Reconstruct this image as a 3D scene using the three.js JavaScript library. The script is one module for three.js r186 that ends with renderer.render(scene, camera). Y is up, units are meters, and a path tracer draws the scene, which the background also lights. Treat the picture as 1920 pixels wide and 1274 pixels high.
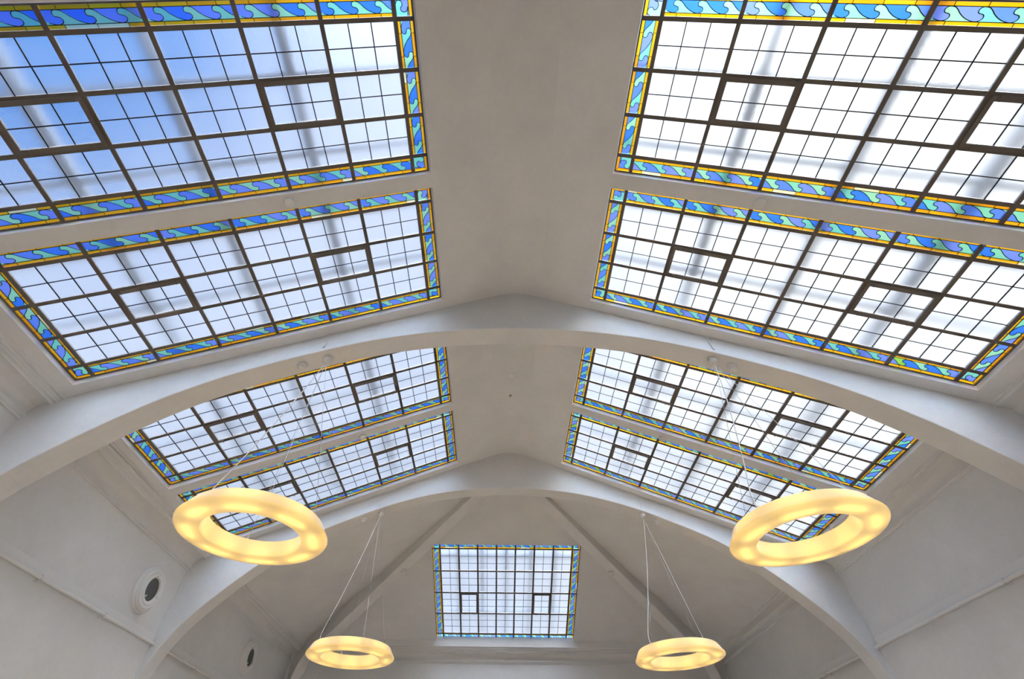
import * as THREE from 'three';
import { mergeGeometries } from 'three/addons/utils/BufferGeometryUtils.js';
import { createNoise3D } from 'simplex-noise';

// ---------------------------------------------------------------- camera, sky, exposure
// Metres. "zf" below is the distance down the hall (three's -z).
const V = (x, y, zf) => new THREE.Vector3(x, y, -zf);
const D = Math.PI / 180;
const scene = new THREE.Scene();
const renderer = new THREE.WebGLRenderer({ antialias: true });
renderer.toneMapping = THREE.LinearToneMapping;
renderer.toneMappingExposure = 1.12;
renderer.shadowMap.enabled = true;

const camera = new THREE.PerspectiveCamera(2 * Math.atan(637 / 820.3) / D, 1920 / 1274, 0.05, 400);
{
  const yaw = -0.8302 * D, pitch = 49.166 * D, roll = 0.9188 * D;
  const fwd = V(Math.sin(yaw) * Math.cos(pitch), Math.sin(pitch), Math.cos(yaw) * Math.cos(pitch));
  const right = V(Math.cos(yaw), 0, -Math.sin(yaw));
  const up = new THREE.Vector3().crossVectors(right, fwd);
  camera.up.copy(up).multiplyScalar(Math.cos(roll)).addScaledVector(right, -Math.sin(roll));
  camera.position.copy(V(-0.297, 1.6, 0));
  camera.lookAt(camera.position.clone().add(fwd));
  camera.setViewOffset(1920, 1274, 36.5, 0, 1920, 1274);   // the photograph is a slightly off-centre crop
}

function rng(seed) {
  let s = seed >>> 0;
  return () => { s = (s + 0x6D2B79F5) >>> 0; let t = s; t = Math.imul(t ^ (t >>> 15), t | 1); t ^= t + Math.imul(t ^ (t >>> 7), t | 61); return ((t ^ (t >>> 14)) >>> 0) / 4294967296; };
}
const smooth = (a, b, x) => { const t = Math.min(1, Math.max(0, (x - a) / (b - a))); return t * t * (3 - 2 * t); };

{ // hazy sky: thin bright cloud round the veiled sun, clearer and bluer on the far side
  const W = 512, H = 256, data = new Float32Array(W * H * 4), noise = createNoise3D(rng(7));
  const dir = (az, el) => V(Math.cos(el * D) * Math.sin(az * D), Math.sin(el * D), Math.cos(el * D) * Math.cos(az * D)), sun = dir(168, 43), gap = dir(-90, 46);   // veiled sun, gap in the cloud
  const d = new THREE.Vector3();
  for (let j = 0; j < H; j++) for (let i = 0; i < W; i++) {
    const th = ((i + 0.5) / W - 0.5) * 2 * Math.PI, el = ((j + 0.5) / H - 0.5) * Math.PI;
    d.set(Math.cos(el) * Math.cos(th), Math.sin(el), Math.cos(el) * Math.sin(th));
    const g = Math.acos(Math.min(1, Math.max(-1, d.dot(sun)))) / D;
    let n = 0, f = 1.6, a = 0.5;
    for (let o = 0; o < 5; o++) { n += a * noise(d.x * f, d.y * f * 1.6, d.z * f); f *= 2.05; a *= 0.5; }
    const e = Math.max(0, d.y), c2 = Math.acos(Math.min(1, Math.max(-1, d.dot(gap)))) / D;
    const veil = Math.min(1, smooth(5, 33, c2 + 7 * n) + 0.8 * smooth(0.60, 0.40, e));
    const near = smooth(-0.15, 0.60, d.x), glow = 0.90 + 0.20 * near + 50 * Math.exp(-((g / 25) ** 2));
    const blue = [0.02, 0.24, 0.78], k = (j * W + i) * 4;
    for (let c = 0; c < 3; c++) { const white = [0.66, 0.77, 0.99][c] * (1 - near) + [0.93, 0.97, 1.0][c] * near; data[k + c] = (blue[c] * (1 - veil) + white * veil * (1 + 0.06 * n)) * glow * 1.06; }
    data[k + 3] = 1;
  }
  const t = new THREE.DataTexture(data, W, H, THREE.RGBAFormat, THREE.FloatType);
  t.mapping = THREE.EquirectangularReflectionMapping; t.magFilter = t.minFilter = THREE.LinearFilter; t.wrapS = THREE.RepeatWrapping; t.needsUpdate = true;
  scene.background = t;
}

// ---------------------------------------------------------------- helpers
const taken = new Map();
function numbered(name) { const n = taken.get(name) ?? 0; taken.set(name, n + 1); return n ? name + '_' + String(n).padStart(3, '0') : name; }
function tag(o, label, category, group, kind) {
  if (label) o.userData.label = label;
  if (category) o.userData.category = category;
  if (group) o.userData.group = group;
  if (kind) o.userData.kind = kind;
  return o;
}
function mesh(name, geometry, material, parent) {
  const m = new THREE.Mesh(geometry, material);
  m.name = parent === scene ? numbered(name) : name; m.castShadow = m.receiveShadow = true; parent.add(m); return m;
}
function group(name, parent = scene) { const g = new THREE.Group(); g.name = parent === scene ? numbered(name) : name; parent.add(g); return g; }
const merged = (list) => mergeGeometries(list.map((g) => { const h = g.index ? g.toNonIndexed() : g; for (const k of Object.keys(h.attributes)) if (!['position', 'normal', 'uv'].includes(k)) h.deleteAttribute(k); return h; }));
function box(w, h, d, x = 0, y = 0, z = 0) { return new THREE.BoxGeometry(w, h, d).translate(x, y, z); }
function boxSpan(x0, x1, y0, y1, zf0, zf1) { // box with uv in metres
  const g = new THREE.BoxGeometry(x1 - x0, y1 - y0, zf1 - zf0), p = g.attributes.position, n = g.attributes.normal, uv = g.attributes.uv;
  g.translate((x0 + x1) / 2, (y0 + y1) / 2, -(zf0 + zf1) / 2);
  for (let i = 0; i < p.count; i++) { const ax = Math.abs(n.getX(i)), ay = Math.abs(n.getY(i)); uv.setXY(i, ax > 0.5 ? p.getZ(i) : p.getX(i), ay > 0.5 ? p.getZ(i) : p.getY(i)); }
  return g;
}
const shapeOf = (pts) => new THREE.Shape(pts.map(([x, y]) => new THREE.Vector2(x, y)));
function alongHall(pts, zf0, zf1, opts = {}) { // profile in (x, y) swept down the hall
  const g = new THREE.ExtrudeGeometry(shapeOf(pts), { depth: zf1 - zf0, bevelEnabled: false, ...opts });
  return g.translate(0, 0, -zf1);
}
function tubeThrough(points, radius, segs = 24, radial = 8) { return new THREE.TubeGeometry(new THREE.CatmullRomCurve3(points), segs, radius, radial); }

// ---------------------------------------------------------------- textures and materials
function noiseTexture(size, seed, layers, lo, hi) { // tileable grain
  const r = rng(seed), out = new Uint8Array(size * size * 4), acc = new Float32Array(size * size);
  for (const [cells, amp] of layers) {
    const grid = Array.from({ length: cells * cells }, () => r());
    for (let y = 0; y < size; y++) for (let x = 0; x < size; x++) {
      const u = x / size * cells, v = y / size * cells, i = Math.floor(u), j = Math.floor(v), fu = u - i, fv = v - j;
      const a = fu * fu * (3 - 2 * fu), b = fv * fv * (3 - 2 * fv), G = (p, q) => grid[(q % cells) * cells + (p % cells)];
      acc[y * size + x] += amp * ((G(i, j) * (1 - a) + G(i + 1, j) * a) * (1 - b) + (G(i, j + 1) * (1 - a) + G(i + 1, j + 1) * a) * b - 0.5);
    }
  }
  for (let k = 0; k < acc.length; k++) { const v = Math.max(0, Math.min(255, Math.round(lo + (hi - lo) * (acc[k] + 0.5)))); out[k * 4] = out[k * 4 + 1] = out[k * 4 + 2] = v; out[k * 4 + 3] = 255; }
  const t = new THREE.DataTexture(out, size, size); t.wrapS = t.wrapT = THREE.RepeatWrapping; t.magFilter = t.minFilter = THREE.LinearFilter; t.needsUpdate = true; return t;
}
const C = (r, g, b) => new THREE.Color().setRGB(r, g, b);
const plasterBump = noiseTexture(512, 11, [[64, 0.5], [160, 0.5], [9, 0.5]], 0, 255); plasterBump.repeat.set(0.6, 0.6);
const plasterTone = noiseTexture(512, 12, [[5, 0.6], [17, 0.4], [90, 0.25]], 240, 255); plasterTone.repeat.set(0.23, 0.23); plasterTone.colorSpace = THREE.SRGBColorSpace;
const plaster = new THREE.MeshStandardMaterial({ color: C(0.80, 0.795, 0.785), roughness: 0.92, map: plasterTone, bumpMap: plasterBump, bumpScale: 0.0012 });
const paint = new THREE.MeshStandardMaterial({ color: C(0.78, 0.77, 0.75), roughness: 0.6 });
const woodTone = noiseTexture(512, 21, [[4, 0.5], [40, 0.4], [128, 0.3]], 205, 255); woodTone.repeat.set(0.4, 2.2); woodTone.colorSpace = THREE.SRGBColorSpace;
const floorWood = new THREE.MeshStandardMaterial({ color: C(0.86, 0.68, 0.49), roughness: 0.45, map: woodTone });
const steel = new THREE.MeshStandardMaterial({ color: C(0.11, 0.094, 0.078), roughness: 0.6 });
const sashPaint = new THREE.MeshStandardMaterial({ color: C(0.13, 0.112, 0.095), roughness: 0.6 });
const lead = new THREE.MeshStandardMaterial({ color: C(0.018, 0.02, 0.024), roughness: 0.5 });
const beamPaint = new THREE.MeshStandardMaterial({ color: C(0.12, 0.14, 0.17), roughness: 0.7 });
const ripple = noiseTexture(256, 31, [[7, 0.5], [15, 0.4], [32, 0.2]], 0, 255);
const hammer = noiseTexture(256, 32, [[8, 0.5], [15, 0.6], [28, 0.2]], 0, 255);
function glass(r, g, b, roughness, bump, scale) {
  return new THREE.MeshPhysicalMaterial({ color: C(r, g, b), transmission: 1, thickness: 0.006, roughness, ior: 1.5, bumpMap: bump, bumpScale: scale });
}
const clearGlass = [glass(0.97, 0.98, 0.99, 0.31, ripple, 0.0006), glass(0.97, 0.98, 0.99, 0.36, ripple, 0.0008), glass(0.97, 0.98, 0.99, 0.28, hammer, 0.0008)];
const blueGlass = [glass(0.04, 0.22, 0.86, 0.36, ripple, 0.0004), glass(0.12, 0.26, 0.84, 0.36, ripple, 0.0004), glass(0.20, 0.30, 0.86, 0.36, ripple, 0.0004)];
const tealGlass = [glass(0.26, 0.70, 0.46, 0.36, ripple, 0.0004), glass(0.34, 0.73, 0.47, 0.36, ripple, 0.0004), glass(0.20, 0.66, 0.52, 0.36, ripple, 0.0004)];
const limeGlass = glass(0.30, 0.70, 0.08, 0.36, ripple, 0.0004);
const amberGlass = [glass(0.92, 0.43, 0.004, 0.36, ripple, 0.0004), glass(0.90, 0.36, 0.004, 0.36, ripple, 0.0004), glass(0.94, 0.47, 0.006, 0.36, ripple, 0.0004)];
const creamGlass = glass(0.93, 0.82, 0.45, 0.36, ripple, 0.0004);

// ---------------------------------------------------------------- the hall's measures
const A = 22.58 * D, TA = Math.tan(A), HR = 7.5025;            // roof pitch and (unrounded) ridge of the ceiling
const B = 23.06 * D, ZH = 8.96, K = TA / Math.tan(B);          // the hipped end
const WALL = 5.92, ZEND = 14.47, ZBACK = -4.66, SET = 0.09, SLAB = 0.10;
const ceilingY = (x) => HR - Math.abs(x) * TA;
const ARCHES = [[4.06, 4.37], [8.42, 8.72], [-0.30, 0.01]];
const BAR = 0.04, EDGE = 0.195;
const SIDE = { cols: 6, rows: 3, pw: 0.719, ph: 0.4477, nx: 3, ny: 2, vents: [[1, 1], [4, 1]] };
const END = { cols: 7, rows: 4, pw: 0.4846, ph: 0.7264, nx: 2, ny: 3, vents: [[1, 2], [5, 2]] };
const spanX = (k) => k.cols * k.pw + 2 * EDGE, spanY = (k) => k.rows * k.ph + 2 * EDGE;
const S_MID = 1.413 + 3 * 0.719;
const Z_MID = [0.435, 2.362, 4.763, 6.696].map((z) => z + 1.5 * 0.4477);
const R_MID = 2.587 + 2 * 0.7264;
// frames of the three ceiling planes: x to the right, y back towards the near end, z down into the room
function frame(origin, X, Y) { return new THREE.Matrix4().makeBasis(X, Y, new THREE.Vector3().crossVectors(X, Y)).setPosition(origin); }
const F_LEFT = frame(V(0, HR, 0), new THREE.Vector3(Math.cos(A), Math.sin(A), 0), new THREE.Vector3(0, 0, 1));
const F_RIGHT = frame(V(0, HR, 0), new THREE.Vector3(Math.cos(A), -Math.sin(A), 0), new THREE.Vector3(0, 0, 1));
const F_HIP = frame(V(0, HR, ZH), new THREE.Vector3(1, 0, 0), new THREE.Vector3(0, Math.sin(B), Math.cos(B)));

// ---------------------------------------------------------------- structure: ceiling
{
  const ceiling = tag(group('ceiling'), 'white plaster pitched ceiling with hipped far end', 'ceiling', null, 'structure');
  const rect = (cx, cy, w, h) => new THREE.Path([[-w / 2, -h / 2], [-w / 2, h / 2], [w / 2, h / 2], [w / 2, -h / 2]].map(([x, y]) => new THREE.Vector2(cx + x, cy + y)));
  const R = 1.0, xt = R * Math.sin(A), st = xt / Math.cos(A), sEnd = (WALL + 0.1) / Math.cos(A);
  for (const [side, F] of [[-1, F_LEFT], [1, F_RIGHT]]) {
    const shape = shapeOf([[side * st, -ZBACK + 0.1], [side * st, -(ZH + K * xt)], [side * sEnd, -(ZH + K * (WALL + 0.1))], [side * sEnd, -ZBACK + 0.1]]);
    for (const z of [...Z_MID, Z_MID[0] - 4.33, Z_MID[1] - 4.33]) shape.holes.push(rect(side * S_MID, -z, spanX(SIDE) + 0.012, spanY(SIDE) + 0.012));
    const g = new THREE.ExtrudeGeometry(shape, { depth: SLAB, bevelEnabled: false }).translate(0, 0, -SLAB).applyMatrix4(F);
    mesh('ceiling_slope', g, plaster, ceiling);
  }
  { // hipped end
    const r1 = (ZEND + 0.2 - ZH) / Math.cos(B), w1 = (ZEND + 0.2 - ZH) / K;
    const shape = shapeOf([[0, 0], [-w1, -r1], [w1, -r1]]);
    shape.holes.push(rect(-0.03, -R_MID, spanX(END) + 0.012, spanY(END) + 0.012));
    mesh('ceiling_hip', new THREE.ExtrudeGeometry(shape, { depth: SLAB, bevelEnabled: false }).translate(0, 0, -SLAB).applyMatrix4(F_HIP), plaster, ceiling);
  }
  { // softly rounded ridge
    const cy = HR - R / Math.cos(A), pts = [];
    for (let i = 0; i <= 24; i++) { const t = -A + 2 * A * i / 24; pts.push([R * Math.sin(t), cy + R * Math.cos(t)]); }
    const up = SLAB / Math.cos(A);
    pts.push([xt, ceilingY(xt) + up], [0, HR + up], [-xt, ceilingY(xt) + up]);
    mesh('ceiling_ridge', alongHall(pts, ZBACK, ZH + 0.5), plaster, ceiling);
  }
}
// walls, floor
tag(mesh('floor', boxSpan(-WALL - 0.2, WALL + 0.2, -0.2, 0, ZBACK - 0.2, ZEND + 0.2), floorWood, scene), 'light wooden floor of the hall', 'floor', null, 'structure');
tag(mesh('wall_left', boxSpan(-WALL - 0.2, -WALL, 0, 5.2, ZBACK - 0.2, ZEND + 0.2), plaster, scene), 'white plaster side wall carrying the round vents', 'wall', null, 'structure');
tag(mesh('wall_right', boxSpan(WALL, WALL + 0.2, 0, 5.2, ZBACK - 0.2, ZEND + 0.2), plaster, scene), 'white plaster side wall without vents', 'wall', null, 'structure');
tag(mesh('wall_end', boxSpan(-WALL, WALL, 0, 5.12, ZEND, ZEND + 0.2), plaster, scene), 'white plaster wall under the hipped end', 'wall', null, 'structure');
tag(mesh('wall_back', alongHall([[-WALL, 0], [WALL, 0], [WALL, ceilingY(WALL) + 0.1], [0, HR + 0.1], [-WALL, ceilingY(WALL) + 0.1]], ZBACK - 0.2, ZBACK), plaster, scene), 'white plaster gable wall closing the near end', 'wall', null, 'structure');

// transverse arches
const ARCH_CURVE = (() => {
  const half = [[0, 6.55], [0.9, 6.495], [1.7, 6.36], [2.5, 6.12], [3.25, 5.81], [3.85, 5.52], [4.35, 5.20], [4.8, 4.83], [5.2, 4.43], [5.5, 4.08], [5.7, 3.75], [5.82, 3.42], [5.89, 3.05], [5.925, 2.5]];
  const c = new THREE.CatmullRomCurve3([...half.slice(1).reverse().map(([x, y]) => new THREE.Vector3(-x, y, 0)), ...half.map(([x, y]) => new THREE.Vector3(x, y, 0))], false, 'centripetal');
  return c.getPoints(120).map((p) => [p.x, p.y]);
})();
const archY = (x) => { for (let i = 1; i < ARCH_CURVE.length; i++) { const [a, b] = [ARCH_CURVE[i - 1], ARCH_CURVE[i]]; if (x >= a[0] && x <= b[0]) return a[1] + (b[1] - a[1]) * (x - a[0]) / (b[0] - a[0]); } return 3; };
const archLabels = ['white plaster transverse arch farther from the hipped end', 'white plaster transverse arch framing the hipped end', 'white plaster transverse arch at the near end of the hall'];
ARCHES.forEach(([z0, z1], i) => {
  const X = WALL + 0.06, bev = 0.012;
  const pts = [...ARCH_CURVE, [X, 2.5], [X, ceilingY(X) + 0.08], [0, HR + 0.08], [-X, ceilingY(X) + 0.08], [-X, 2.5]];
  tag(mesh('transverse_arch', alongHall(pts, z0 + bev, z1 - bev, { bevelEnabled: true, bevelThickness: bev, bevelSize: bev, bevelOffset: -bev, bevelSegments: 3 }), plaster, scene), archLabels[i], 'arch', null, 'structure');
});

// diagonal ribs of the hipped end
{
  const c = new THREE.CatmullRomCurve3([[-0.1, 7.38], [1, 6.90], [2, 6.416], [3, 5.935], [4, 5.45], [4.6, 5.165], [5.1, 4.99], [5.4, 4.82], [5.57, 4.5], [5.66, 4.0], [5.70, 3.2]].map(([x, y]) => new THREE.Vector3(x, y, 0)), false, 'centripetal');
  const low = c.getPoints(70).map((p) => [p.x, p.y]), h = 0.144, L = Math.hypot(1, K);
  const pts = [...low, [5.70, 0], [6.0, 0], [6.0, ceilingY(6.0) + 0.05], [-0.1, HR + 0.05]];
  for (const side of [-1, 1]) {
    const g = new THREE.ExtrudeGeometry(shapeOf(pts.map(([x, y]) => [x * L, y])), { depth: 2 * h - 0.02, bevelEnabled: true, bevelThickness: 0.01, bevelSize: 0.01, bevelOffset: -0.01, bevelSegments: 2 }).translate(0, 0, -h + 0.01);
    const X = V(side / L, 0, K / L), Y = new THREE.Vector3(0, 1, 0);
    g.applyMatrix4(frame(V(0, 0, ZH), X, Y));
    tag(mesh('hip_rib', g, plaster, scene), side < 0 ? 'white diagonal ceiling rib meeting the vent wall corner' : 'white diagonal ceiling rib meeting the ventless wall corner', 'rib', null, 'structure');
  }
}

// cornices
const CORNICE = (() => {
  const p = [[-0.03, 4.79], [0.02, 4.79], [0.02, 4.815], [0.045, 4.82], [0.045, 4.858], [0.02, 4.864], [0.02, 4.885]];
  for (let i = 0; i <= 10; i++) { const t = i / 10 * Math.PI / 2; p.push([0.205 - 0.185 * Math.cos(t), 4.885 + 0.15 * Math.sin(t)]); }
  p.push([0.205, 5.012], [0.228, 5.012], [0.228, 5.042], [0.262, 5.05], [0.262, 5.074], [0.276, 5.074], [0.276, 5.094], [0.312, 5.104], [0.312, 5.22], [-0.03, 5.3]);
  return p;
})();
{
  const dy = { '-1': 0.03, '1': 0.085 };
  const l = { '-1': 'coved white cornice over the wall with round vents', '1': 'coved white cornice over the wall without vents' };
  let n = 1;
  for (const side of [-1, 1]) tag(mesh('trim_' + n++, alongHall(CORNICE.map(([d, y]) => [side * (WALL - d), Math.min(y + dy[side], ceilingY(WALL - d) + 0.06)]), ZBACK, ZEND), plaster, scene), l[side], 'cornice', null, 'structure');
  const g = new THREE.ExtrudeGeometry(shapeOf(CORNICE.map(([d, y], i) => [d, i > CORNICE.length - 3 ? 5.42 : y + 0.045])), { depth: 2 * WALL, bevelEnabled: false });
  g.applyMatrix4(frame(V(WALL, 0, ZEND), new THREE.Vector3(0, 0, 1), new THREE.Vector3(0, 1, 0)));
  tag(mesh('trim_' + n++, g, plaster, scene), 'coved white cornice below the hipped end skylight', 'cornice', null, 'structure');
}

// outer roof frame above the glass
{
  const frameRoof = tag(group('roof_frame'), 'pale steel purlins and rafters above the leaded glass', 'roof frame', null, 'structure');
  const up = -0.40 - SET;
  for (const [side, F] of [[-1, F_LEFT], [1, F_RIGHT]]) {
    for (const s of [1.32, 2.52, 3.72, 4.90]) if (s > 2) mesh('purlin', box(0.10, 13.6, 0.12, side * s, -2.1, up - 0.07).applyMatrix4(F), beamPaint, frameRoof);
    for (let z = -3.94; z < 8.5; z += 0.81) mesh('rafter', box(5.6, 0.065, 0.05, side * 3.5, -z, up - 0.03).applyMatrix4(F), beamPaint, frameRoof);
  }
  for (const x of [-1.32, -0.66, 0, 0.66, 1.32]) mesh('rafter', box(0.06, 4.2, 0.05, x, -4.1, up - 0.05).applyMatrix4(F_HIP), beamPaint, frameRoof);
  for (const r of [3.2, 5.2]) mesh('purlin', box(4.4, 0.11, 0.12, 0, -r, up - 0.06).applyMatrix4(F_HIP), beamPaint, frameRoof);
}

// ---------------------------------------------------------------- leaded skylights
const THICK = 0.005;
function slab(poly) { return new THREE.ExtrudeGeometry(shapeOf(poly), { depth: THICK, bevelEnabled: false }).translate(0, 0, -THICK / 2); }
function clipU(poly, lim, keepBelow) {
  const out = [], ins = (p) => keepBelow ? p[0] <= lim : p[0] >= lim;
  poly.forEach((p, i) => { const q = poly[(i + 1) % poly.length]; if (ins(p)) out.push(p); if (ins(p) !== ins(q)) { const t = (lim - p[0]) / (q[0] - p[0]); out.push([lim, p[1] + t * (q[1] - p[1])]); } });
  return out;
}
const area = (p) => Math.abs(p.reduce((s, a, i) => { const b = p[(i + 1) % p.length]; return s + a[0] * b[1] - a[1] * b[0]; }, 0) / 2);
function ribbon(pts, w, d) { // flat strip following a line, as a lead came
  const a = [], b = [];
  pts.forEach((p, i) => { const q = pts[Math.max(0, i - 1)], r = pts[Math.min(pts.length - 1, i + 1)], dx = r[0] - q[0], dy = r[1] - q[1], l = Math.hypot(dx, dy) || 1; a.push([p[0] - dy / l * w / 2, p[1] + dx / l * w / 2]); b.push([p[0] + dy / l * w / 2, p[1] - dx / l * w / 2]); });
  const pos = [], idx = [];
  for (let i = 0; i < pts.length; i++) pos.push(...a[i], d / 2, ...b[i], d / 2, ...a[i], -d / 2, ...b[i], -d / 2);
  for (let i = 0; i + 1 < pts.length; i++) { const k = i * 4, n = k + 4; for (const [p, q, r, s] of [[0, 1, 1, 0], [3, 2, 2, 3], [2, 0, 0, 2], [1, 3, 3, 1]]) idx.push(k + p, k + q, n + r, k + p, n + r, n + s); }
  const g = new THREE.BufferGeometry();
  g.setAttribute('position', new THREE.Float32BufferAttribute(pos, 3)); g.setAttribute('uv', new THREE.Float32BufferAttribute(new Float32Array(pos.length / 3 * 2), 2)); g.setIndex(idx);
  const h = g.toNonIndexed(); h.computeVertexNormals(); return h;
}
const bar = (x0, x1, y0, y1, d) => box(x1 - x0, y1 - y0, d, (x0 + x1) / 2, (y0 + y1) / 2, 0).toNonIndexed();
// one period of the running wave, from the crest's left side to the next
const WAVE = (() => {
  const k = [[0, .71], [.015, .89], [.10, 1], [.29, .93], [.48, .56], [.69, .24], [.88, .07], [1.045, 0], [1.18, .09], [1.236, .29], [1.19, .48], [1.10, .535], [1.03, .58]];
  const all = [-1, 0, 1].flatMap((n) => k.map(([u, v]) => new THREE.Vector3(u + n, v, 0)));
  const c = new THREE.CatmullRomCurve3(all, false, 'centripetal'), pts = c.getPoints((all.length - 1) * 2).map((p) => [p.x, Math.min(1, Math.max(0, p.y))]);
  return { pts: pts.slice(k.length * 2, k.length * 4), k };   // 26 points
})();
const V0 = 0.050, V1 = 0.150;      // the wave band, measured from the bar's centre outwards
const borderKinds = new Map();
function borderKind(len, n) {
  const key = len + '/' + n; if (borderKinds.has(key)) return borderKinds.get(key);
  const P = len / n, pieces = [], cames = [], W = V1 - V0;
  const M = WAVE.pts.length, at = (i) => { const p = Math.floor(i / M); return [WAVE.pts[i - p * M][0] + p, WAVE.pts[i - p * M][1]]; };
  const iTop = 4, iBot = 14;        // indices where the line touches the outer and the inner edge
  const place = ([u, v]) => [(u + 0.3) * P, V0 + v * W];
  for (let k = -2; k <= n; k++) {
    const teal = [], blue = [];
    for (let i = iBot - M; i <= iBot; i++) teal.push(place(at(k * M + i)));
    for (let i = iTop; i <= iTop + M; i++) blue.push(place(at(k * M + i)));
    for (const [kind, poly] of [['teal', teal], ['blue', blue]]) { const q = clipU(clipU(poly, 0.001, false), len - 0.001, true); if (q.length > 2 && area(q) > 3e-5) pieces.push({ kind, g: slab(q) }); }
  }
  const line = []; for (let i = -2 * M; i <= (n + 1) * M; i++) line.push(place(at(i)));
  let run = [];
  for (const p of [...line, [1e9, 0]]) { if (p[0] >= 0 && p[0] <= len) run.push(p); else { if (run.length > 1) cames.push(ribbon(run, 0.006, 0.010)); run = []; } }
  for (const [a, b] of [[0.022, 0.048], [0.152, 0.181]]) {
    const cuts = [0, ...Array.from({ length: n }, (_, i) => (i + 0.5) * P), len];
    for (let i = 0; i + 1 < cuts.length; i++) { pieces.push({ kind: 'amber', g: slab([[cuts[i] + 0.001, a], [cuts[i + 1] - 0.001, a], [cuts[i + 1] - 0.001, b], [cuts[i] + 0.001, b]]) }); if (i) cames.push(bar(cuts[i] - 0.0025, cuts[i] + 0.0025, a - 0.001, b + 0.001, 0.009)); }
  }
  for (const v of [V0 - 0.001, V1 + 0.001]) cames.push(bar(0, len, v - 0.003, v + 0.003, 0.010));
  const r = { pieces, came: merged(cames), len }; borderKinds.set(key, r); return r;
}
const cornerKind = (() => { // small square: outer L of amber, a curl of teal in blue; drawn for the corner on the outer right and top
  const pieces = [], cames = [], a = 0.022, b = 0.181;
  const m = (p) => [V0 + p[0] * (V1 - V0), V0 + p[1] * (V1 - V0)];
  const c = new THREE.CatmullRomCurve3([[-0.27, 0.72], [-0.1, 0.98], [0.3, 0.9], [0.36, 0.55], [0.2, 0.42], [0.22, 0.16], [0.5, 0.04], [0.8, 0.14], [0.92, 0.5], [0.85, -0.27]].map(([x, y]) => new THREE.Vector3(x, y, 0)), false, 'centripetal').getPoints(27).map((p) => [p.x, p.y]);
  const lo = -0.27;
  const teal = [...c, [lo, lo]].map(m), blue = [...c, [1, lo], [1, 1], [lo, 1]].map(m);
  pieces.push({ kind: 'blue', g: slab(blue) }, { kind: 'teal', g: slab(teal) });
  pieces.push({ kind: 'amber', g: slab([[a, 0.152], [0.150, 0.152], [0.180, 0.181], [a, 0.181]]) }, { kind: 'amber', g: slab([[0.152, a], [0.181, a], [0.181, 0.180], [0.152, 0.150]]) });
  cames.push(ribbon(c.map(m), 0.006, 0.010), bar(a, 0.152, V1 - 0.002, V1 + 0.004, 0.010), bar(V1 - 0.002, V1 + 0.004, a, 0.152, 0.010), ribbon([[0.15, 0.15], [0.183, 0.183]], 0.005, 0.010));
  return { pieces, came: merged(cames) };
})();
function fill(kind, parent, rand, offset, odd) {
  const pick = (list) => list[Math.floor(rand() * list.length)];
  for (const { kind: k, g } of kind.pieces) {
    const m = k === 'blue' ? pick(blueGlass) : k === 'teal' ? (rand() < odd ? limeGlass : pick(tealGlass)) : rand() < 0.035 + odd ? creamGlass : pick(amberGlass);
    mesh(k === 'amber' ? 'amber_pane' : k + '_wave_pane', g, m, parent).position.x = offset;
  }
  mesh('lead_came', kind.came, lead, parent).position.x = offset;
}
const panelKinds = new Map();
function panelKind(w, h, nx, ny) {
  const key = [w, h, nx, ny].join('/'); if (panelKinds.has(key)) return panelKinds.get(key);
  const pw = w / nx, ph = h / ny, cames = [];
  for (let i = 1; i < nx; i++) cames.push(bar(-w / 2 + i * pw - 0.0052, -w / 2 + i * pw + 0.0052, -h / 2, h / 2, 0.012));
  for (let j = 1; j < ny; j++) cames.push(bar(-w / 2, w / 2, -h / 2 + j * ph - 0.0052, -h / 2 + j * ph + 0.0052, 0.011));
  const pane = new THREE.BoxGeometry(pw - 0.002, ph - 0.002, THICK), spots = [];
  for (let j = 0; j < ny; j++) for (let i = 0; i < nx; i++) spots.push([-w / 2 + (i + 0.5) * pw, -h / 2 + (j + 0.5) * ph]);
  const r = { pane, came: merged(cames), spots }; panelKinds.set(key, r); return r;
}
function leadedPanel(name, parent, w, h, nx, ny, m, x, y, z = 0) {
  const p = group(name, parent), k = panelKind(w, h, nx, ny);
  p.position.set(x, y, z);
  for (const [px, py] of k.spots) mesh('pane', k.pane, m, p).position.set(px, py, 0);
  mesh('lead_came', k.came, lead, p);
  return p;
}
const shared = new Map();
const once = (key, make) => { if (!shared.has(key)) shared.set(key, make()); return shared.get(key); };
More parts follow.
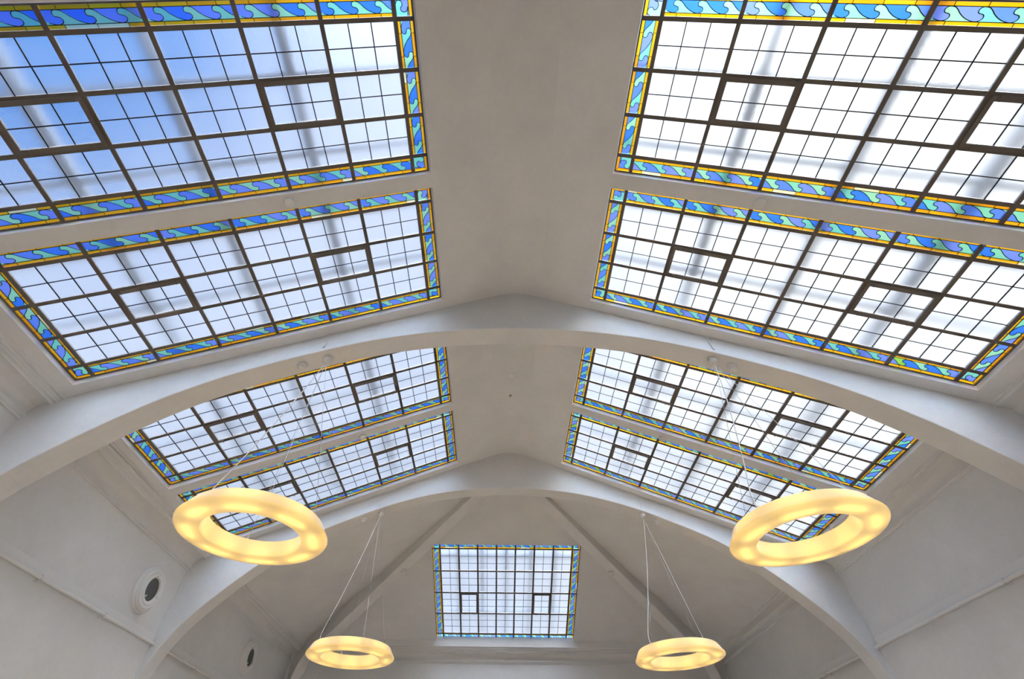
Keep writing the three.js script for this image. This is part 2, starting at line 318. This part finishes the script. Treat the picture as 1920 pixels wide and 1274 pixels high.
function skylight(n, k, F, x, y, label, seed, odd) {
  const w = tag(group('window_' + n), label, 'skylight', 'leaded skylights with wave borders', 'structure');
  F.decompose(w.position, w.quaternion, w.scale);
  w.position.copy(new THREE.Vector3(x, y, -SET).applyMatrix4(F));
  const rand = rng(seed), W = spanX(k), H = spanY(k), ix = -k.cols * k.pw / 2, iy = k.rows * k.ph / 2;
  // steel bars
  for (let i = 0; i <= k.cols; i++) mesh('glazing_bar', once('v' + H, () => box(BAR, H - 0.02, 0.034)), steel, w).position.set(ix + i * k.pw, 0, 0);
  for (let j = 0; j <= k.rows; j++) mesh('glazing_bar', once('h' + W, () => box(W - 0.02, BAR, 0.030)), steel, w).position.set(0, iy - j * k.ph, 0);
  for (const s of [-1, 1]) {
    mesh('frame_rail', once('fv' + H, () => box(0.014, H, 0.03)), steel, w).position.set(s * (W / 2 - 0.006), 0, 0);
    mesh('frame_rail', once('fh' + W, () => box(W, 0.014, 0.03)), steel, w).position.set(0, s * (H / 2 - 0.006), 0);
  }
  // clear panels, a few of them opening vents
  const cw = k.pw - BAR, ch = k.ph - BAR;
  for (let j = 0; j < k.rows; j++) for (let i = 0; i < k.cols; i++) {
    const cx = ix + (i + 0.5) * k.pw, cy = iy - (j + 0.5) * k.ph, r = rand(), m = clearGlass[r < 0.5 ? 0 : r < 0.78 ? 1 : 2];
    if (k.vents.some(([a, b]) => a === i && b === j)) {
      const f = 0.030, p = leadedPanel('vent_sash', w, cw - 2 * f, ch - 2 * f, k.nx, k.ny, m, cx, cy, 0.012);
      mesh('sash_frame', once('sash' + cw, () => merged([bar(-cw / 2, cw / 2, ch / 2 - f, ch / 2 + 0.012, 0.045), bar(-cw / 2, cw / 2, -ch / 2 - 0.012, -ch / 2 + f, 0.045), bar(-cw / 2 - 0.008, -cw / 2 + f, -ch / 2, ch / 2, 0.042), bar(cw / 2 - f, cw / 2 + 0.008, -ch / 2, ch / 2, 0.042)])), sashPaint, p);
      for (const s of [-1, 1]) {
        mesh('hinge', once('hinge', () => merged([box(0.05, 0.016, 0.014), box(0.012, 0.05, 0.01)])), sashPaint, p).position.set(s * (cw / 2 - 0.06), ch / 2 - 0.005, 0.026);
        mesh('stay', once('stay', () => box(0.008, 0.055, 0.02)), sashPaint, p).position.set(s * (cw / 2 - 0.09), -ch / 2 + 0.004, 0.028);
      }
    } else leadedPanel('leaded_panel', w, cw, ch, k.nx, k.ny, m, cx, cy);
  }
  // wave border
  const edges = [[0, k.cols, k.pw, k.nx, H / 2 - EDGE], [-1, k.rows, k.ph, k.ny, W / 2 - EDGE], [2, k.cols, k.pw, k.nx, H / 2 - EDGE], [1, k.rows, k.ph, k.ny, W / 2 - EDGE]];
  for (const [turn, count, pitch, waves, out] of edges) for (let i = 0; i < count; i++) {
    const p = group('border_panel', w), a = turn * Math.PI / 2, u = -count * pitch / 2 + i * pitch + BAR / 2;
    p.rotation.z = a; p.position.set(-Math.sin(a) * out + Math.cos(a) * u, Math.cos(a) * out + Math.sin(a) * u, 0);
    fill(borderKind(pitch - BAR, waves), p, rand, 0, odd);
  }
  for (const [t, sx, sy] of [[0, 1, 1], [1, -1, 1], [2, -1, -1], [3, 1, -1]]) {
    const p = group('corner_panel', w); p.rotation.z = t * Math.PI / 2; p.position.set(sx * (W / 2 - EDGE), sy * (H / 2 - EDGE), 0);
    fill(cornerKind, p, rand, 0, 0);
  }
  return w;
}
const order = ['farthest from the hipped end', 'second farthest from the hipped end', 'second nearest to the hipped end', 'nearest to the hipped end'];
let win = 1;
for (const [side, F, words] of [[-1, F_LEFT, 'slope above the round vents'], [1, F_RIGHT, 'slope opposite the round vents']])
  Z_MID.forEach((z, i) => skylight(win++, SIDE, F, side * S_MID, -z, `leaded skylight in the ${words}, ${order[i]}`, 100 + win, side > 0 ? 0.03 : 0));
skylight(win++, END, F_HIP, -0.03, -R_MID, 'squarer leaded skylight centred in the hipped end', 120, 0.03);
// the two pairs over the near end, behind the camera: plain frosted glass in the same openings
for (const [side, F] of [[-1, F_LEFT], [1, F_RIGHT]]) for (const i of [0, 1]) {
  const w = tag(group('window_' + win++), 'skylight over the near end of the hall', 'skylight', 'skylights over the near end', 'structure');
  F.decompose(w.position, w.quaternion, w.scale); w.position.copy(new THREE.Vector3(side * S_MID, -(Z_MID[i] - 4.33), -SET).applyMatrix4(F));
  for (let c = 0; c <= 6; c++) mesh('glazing_bar', box(BAR, spanY(SIDE), 0.034), steel, w).position.set(-3 * 0.719 + c * 0.719, 0, 0);
  for (let c = 0; c < 6; c++) mesh('pane', box(0.719 - BAR, spanY(SIDE), THICK), clearGlass[0], w).position.set((c - 2.5) * 0.719, 0, 0);
  for (const s of [-1, 1]) mesh('amber_pane', box(EDGE - 0.02, spanY(SIDE), THICK), amberGlass[0], w).position.set(s * (3 * 0.719 + 0.02 + (EDGE - 0.02) / 2), 0, 0);
}

// ---------------------------------------------------------------- ring lamps
const shadeMat = new THREE.MeshPhysicalMaterial({ color: C(0.80, 0.72, 0.52), transmission: 0.62, roughness: 1, thickness: 0, ior: 1.4, side: THREE.DoubleSide });
const tubeMat = new THREE.MeshStandardMaterial({ color: C(0.9, 0.85, 0.7), emissive: C(1.0, 0.68, 0.20), emissiveIntensity: 11 });
const wire = new THREE.MeshStandardMaterial({ color: C(0.45, 0.44, 0.42), roughness: 0.4, metalness: 0.6 });
const cordMat = new THREE.MeshStandardMaterial({ color: C(0.72, 0.70, 0.68), roughness: 0.5 });
const shadeGeo = new THREE.LatheGeometry([[0.45, 0.155], [0.448, 0.06], [0.452, 0.02], [0.46, 0.006], [0.474, 0], [0.56, -0.004], [0.655, 0], [0.688, 0.008], [0.703, 0.022], [0.706, 0.034], [0.700, 0.044], [0.690, 0.056], [0.636, 0.146], [0.626, 0.155], [0.45, 0.155]].map(([r, y]) => new THREE.Vector2(r, y)), 96);
const tubeGeo = (() => {
  const p = []; for (let i = 0; i <= 10; i++) { const t = (i / 10 - 0.5) * 29 * D; p.push(new THREE.Vector3(0.58 * Math.cos(t), 0.050, 0.58 * Math.sin(t))); }
  return tubeThrough(p, 0.013, 12, 8);
})();
function ringLamp(x, y, zf, tilt, label) {
  const l = tag(group('ring_lamp'), label, 'pendant lamp', 'glowing ring lamps hung from the arches'), top = archY(x);
  l.position.copy(V(x, y, zf));
  const ring = group('ring', l); ring.rotation.z = tilt;
  mesh('lamp_shade', shadeGeo, shadeMat, ring);
  for (let i = 0; i < 8; i++) mesh('light_tube', tubeGeo, tubeMat, ring).rotation.y = (i * 45 + 12) * D;
  mesh('canopy', new THREE.LatheGeometry([[0, -0.10], [0.018, -0.10], [0.02, -0.085], [0.05, -0.075], [0.062, -0.05], [0.062, 0.02], [0, 0.02]].map(([r, v]) => new THREE.Vector2(r, v)), 24), paint, l).position.set(0, top - y, 0);
  const apex = new THREE.Vector3(0, top - y - 0.095, 0);
  for (const a of [28, 122, 300]) { const e = new THREE.Vector3(0.56 * Math.cos(a * D), 0.15 + Math.tan(tilt) * 0.56 * Math.cos(a * D), -0.56 * Math.sin(a * D)); mesh('cable', tubeThrough([apex, apex.clone().lerp(e, 0.5), e], 0.0028, 2, 6), wire, l); mesh('cable_grip', new THREE.CylinderGeometry(0.006, 0.006, 0.05, 8), wire, l).position.copy(e).lerp(apex, 0.02); }
  const e = new THREE.Vector3(0.53 * Math.cos(205 * D), 0.15, -0.53 * Math.sin(205 * D));
  mesh('power_cord', tubeThrough([apex, apex.clone().lerp(e, 0.35).add(new THREE.Vector3(0.012, 0, 0)), apex.clone().lerp(e, 0.7).add(new THREE.Vector3(-0.01, 0, 0)), e.clone().add(new THREE.Vector3(-0.02, 0.09, 0)), e], 0.006, 40, 6), cordMat, l);
  const p = new THREE.PointLight(new THREE.Color().setRGB(1, 0.74, 0.34), 0.4); p.position.set(0, 0.02, 0); p.castShadow = true; p.shadow.radius = 1; l.add(p); p.name = 'glow';
}
ringLamp(-2.665, 3.535, 4.215, 0.010, 'glowing ring lamp on vent side of the arch farther from the hipped end');
ringLamp(2.70, 3.560, 4.19, 0.035, 'glowing ring lamp on ventless side of the arch farther from the hipped end');
ringLamp(-2.655, 3.555, 8.565, 0.008, 'glowing ring lamp on vent side of the arch framing the hipped end');
ringLamp(2.69, 3.580, 8.53, 0.030, 'glowing ring lamp on ventless side of the arch framing the hipped end');

// ---------------------------------------------------------------- wall rails, round vents, small fittings
function wallRail(side, y, z0, z1, brackets, label) {
  const r = tag(group('wall_rail'), label, 'rail', 'white hanging rails along the side walls'), x = side * WALL, L = z1 - z0;
  r.position.copy(V(x, y, (z0 + z1) / 2));
  mesh('board', box(0.018, 0.125, L, -side * 0.008, 0.055, 0), paint, r);
  mesh('pipe', new THREE.CylinderGeometry(0.021, 0.021, L, 16).rotateX(Math.PI / 2), paint, r).position.set(-side * 0.065, -0.015, 0);
  for (const z of brackets) {
    const b = mesh('bracket', merged([box(0.08, 0.012, 0.03, -side * 0.04, 0.008, 0), box(0.012, 0.05, 0.03, -side * 0.008, -0.03, 0), box(0.056, 0.052, 0.022, -side * 0.06, -0.018, 0)]), paint, r);
    b.position.z = (z0 + z1) / 2 - z;
  }
}
wallRail(-1, 3.70, 4.38, 8.41, [5.70, 7.03, 8.37], 'white hanging rail below the larger round vent, between the arches');
wallRail(1, 3.77, 4.38, 8.41, [5.69, 7.0, 8.36], 'white hanging rail on ventless wall, between the arches');
wallRail(-1, 3.71, 8.73, 14.0, [9.91, 11.2, 12.5, 13.8], 'white hanging rail below the smaller round vent, past the arch framing the hip');
wallRail(1, 3.77, 8.73, 14.0, [9.98, 11.25, 12.5, 13.8], 'white hanging rail on ventless wall, past the arch framing the hip');

const ventGlass = new THREE.MeshStandardMaterial({ color: C(0.07, 0.07, 0.066), roughness: 0.35 });
const ventGeo = new THREE.LatheGeometry([[0.325, -0.01], [0.325, 0.03], [0.318, 0.036], [0.298, 0.036], [0.298, 0.062], [0.291, 0.068], [0.272, 0.068], [0.272, 0.092], [0.264, 0.10], [0.232, 0.10], [0.226, 0.092], [0.222, 0.092], [0.216, 0.106], [0.205, 0.11], [0.172, 0.10], [0.166, 0.09], [0.166, 0.05], [0, 0.05]].map(([r, y]) => new THREE.Vector2(r, y)), 64);
for (const [y, z, label] of [[4.245, 7.66, 'round stepped plaster vent with dark pane, between the two arches'], [4.33, 11.93, 'round stepped plaster vent with dark pane, past the arch framing the hip']]) {
  const v = tag(group('round_vent'), label, 'vent', 'round vents on the side wall');
  v.position.copy(V(-WALL, y, z)); v.rotation.z = -Math.PI / 2;
  mesh('stepped_ring', ventGeo, paint, v);
  mesh('pane', new THREE.CylinderGeometry(0.165, 0.165, 0.012, 48), ventGlass, v).position.y = 0.062;
  for (const a of [40, 160, 290]) { const c = mesh('clip', box(0.05, 0.012, 0.014), paint, v); c.position.set(0.172 * Math.cos(a * D), 0.112, 0.172 * Math.sin(a * D)); c.rotation.y = -a * D; }
}
// round sensors on the arch soffits
const sensorGeo = new THREE.LatheGeometry([[0, -0.085], [0.03, -0.083], [0.043, -0.07], [0.045, -0.05], [0.038, -0.046], [0.04, -0.04], [0.062, -0.034], [0.066, 0.02], [0, 0.02]].map(([r, v]) => new THREE.Vector2(r, v)), 32);
for (const [x, z, label] of [[-2.985, 4.22, 'white round sensor under farther arch, beside the vent-side lamp canopy'], [2.945, 4.22, 'white round sensor under farther arch, beside the ventless-side lamp canopy'], [-2.975, 8.57, 'white round sensor under hip-framing arch, beside the vent-side lamp canopy'], [2.95, 8.57, 'white round sensor under hip-framing arch, beside the ventless-side lamp canopy']]) {
  const s = tag(mesh('ceiling_sensor', sensorGeo, paint, scene), label, 'sensor', 'round sensors under the arches'); s.position.copy(V(x, archY(x), z));
}
// round bosses in the plaster between each pair of skylights
const bossGeo = new THREE.LatheGeometry([[0, 0.05], [0.03, 0.048], [0.05, 0.038], [0.06, 0.018], [0.064, -0.01], [0, -0.01]].map(([r, v]) => new THREE.Vector2(r, v)), 32);
for (const [s, z, F, label] of [[-2.90, 2.08, F_LEFT, 'white plaster boss on vent-side slope, between the skylight pair away from hip'], [2.90, 2.08, F_RIGHT, 'white plaster boss on ventless slope, between the skylight pair away from hip'], [-2.92, 6.45, F_LEFT, 'white plaster boss on vent-side slope, between the skylight pair near hip'], [2.89, 6.45, F_RIGHT, 'white plaster boss on ventless slope, between the skylight pair near hip']]) {
  const b = tag(mesh('plaster_boss', bossGeo.clone().rotateX(Math.PI / 2).applyMatrix4(new THREE.Matrix4().extractRotation(F)), paint, scene), label, 'boss', 'plaster bosses between skylights');
  b.position.copy(new THREE.Vector3(s, -z, 0).applyMatrix4(F));
}
// cable conduits on the arch faces above the lamps, and one along the cornice
function conduit(points, r, label) { return tag(mesh('conduit', tubeThrough(points, r, 24, 8), paint, scene), label, 'conduit'); }
conduit([V(-2.70, 6.36, 4.05), V(-2.70, 6.25, 4.05), V(-2.70, 6.11, 4.05)], 0.012, 'short white conduit above vent-side lamp on the arch away from hip');
conduit([V(3.6, 6.0, 4.05), V(3.1, 6.205, 4.05), V(2.78, 6.335, 4.05), V(2.70, 6.32, 4.05), V(2.69, 6.25, 4.05), V(2.70, 6.10, 4.05)], 0.010, 'bent white conduit above ventless-side lamp on the arch away from hip');
conduit([V(-2.72, 6.35, 8.41), V(-2.72, 6.2, 8.41), V(-2.72, 6.09, 8.41)], 0.007, 'thin white conduit above vent-side lamp on the hip-framing arch');
conduit([V(2.66, 6.35, 8.41), V(2.66, 6.2, 8.41), V(2.66, 6.1, 8.41)], 0.007, 'thin white conduit above ventless-side lamp on the hip-framing arch');
conduit([V(-5.585, 5.165, 4.3), V(-5.585, 5.165, 5.6), V(-5.585, 5.165, 6.4)], 0.013, 'thin white conduit along the cornice over the larger round vent');
// fixings left along the ridge
for (const [z, kind] of [[5.93, 'ring'], [6.46, 'hook'], [6.98, 'ring']]) {
  const y = HR - 1 / Math.cos(A) + 1;
  if (kind === 'ring') tag(mesh('ceiling_rosette', new THREE.CylinderGeometry(0.045, 0.05, 0.012, 24), paint, scene), z < 6.2 ? 'flat white rosette on ridge, farther from hip than the hook' : 'flat white rosette on ridge, nearer the hip than the hook', 'rosette', 'rosettes on the ridge').position.copy(V(-0.02, y - 0.004, z));
  else {
    const h = tag(group('ceiling_hook'), 'small dark metal hook in the ridge between two rosettes', 'hook'); h.position.copy(V(-0.02, y, z));
    mesh('hook', new THREE.TorusGeometry(0.022, 0.005, 8, 20, Math.PI * 1.5).translate(0, -0.045, 0), lead, h); mesh('shank', new THREE.CylinderGeometry(0.006, 0.012, 0.03, 10).translate(0, -0.012, 0), lead, h);
  }
}
// round sensors on the diagonal ribs
for (const side of [-1, 1]) {
  const t = 2.65, L = Math.hypot(1, K), w = 0.06, cap = tag(mesh('ceiling_sensor', sensorGeo, paint, scene), side < 0 ? 'white round sensor under the rib running to the vent wall' : 'white round sensor under the rib running to the ventless wall', 'sensor', 'sensors under the diagonal ribs');
  cap.position.copy(V(side * (t - w * K / L), 6.10, ZH + t * K + w / L));
}
renderer.render(scene, camera);
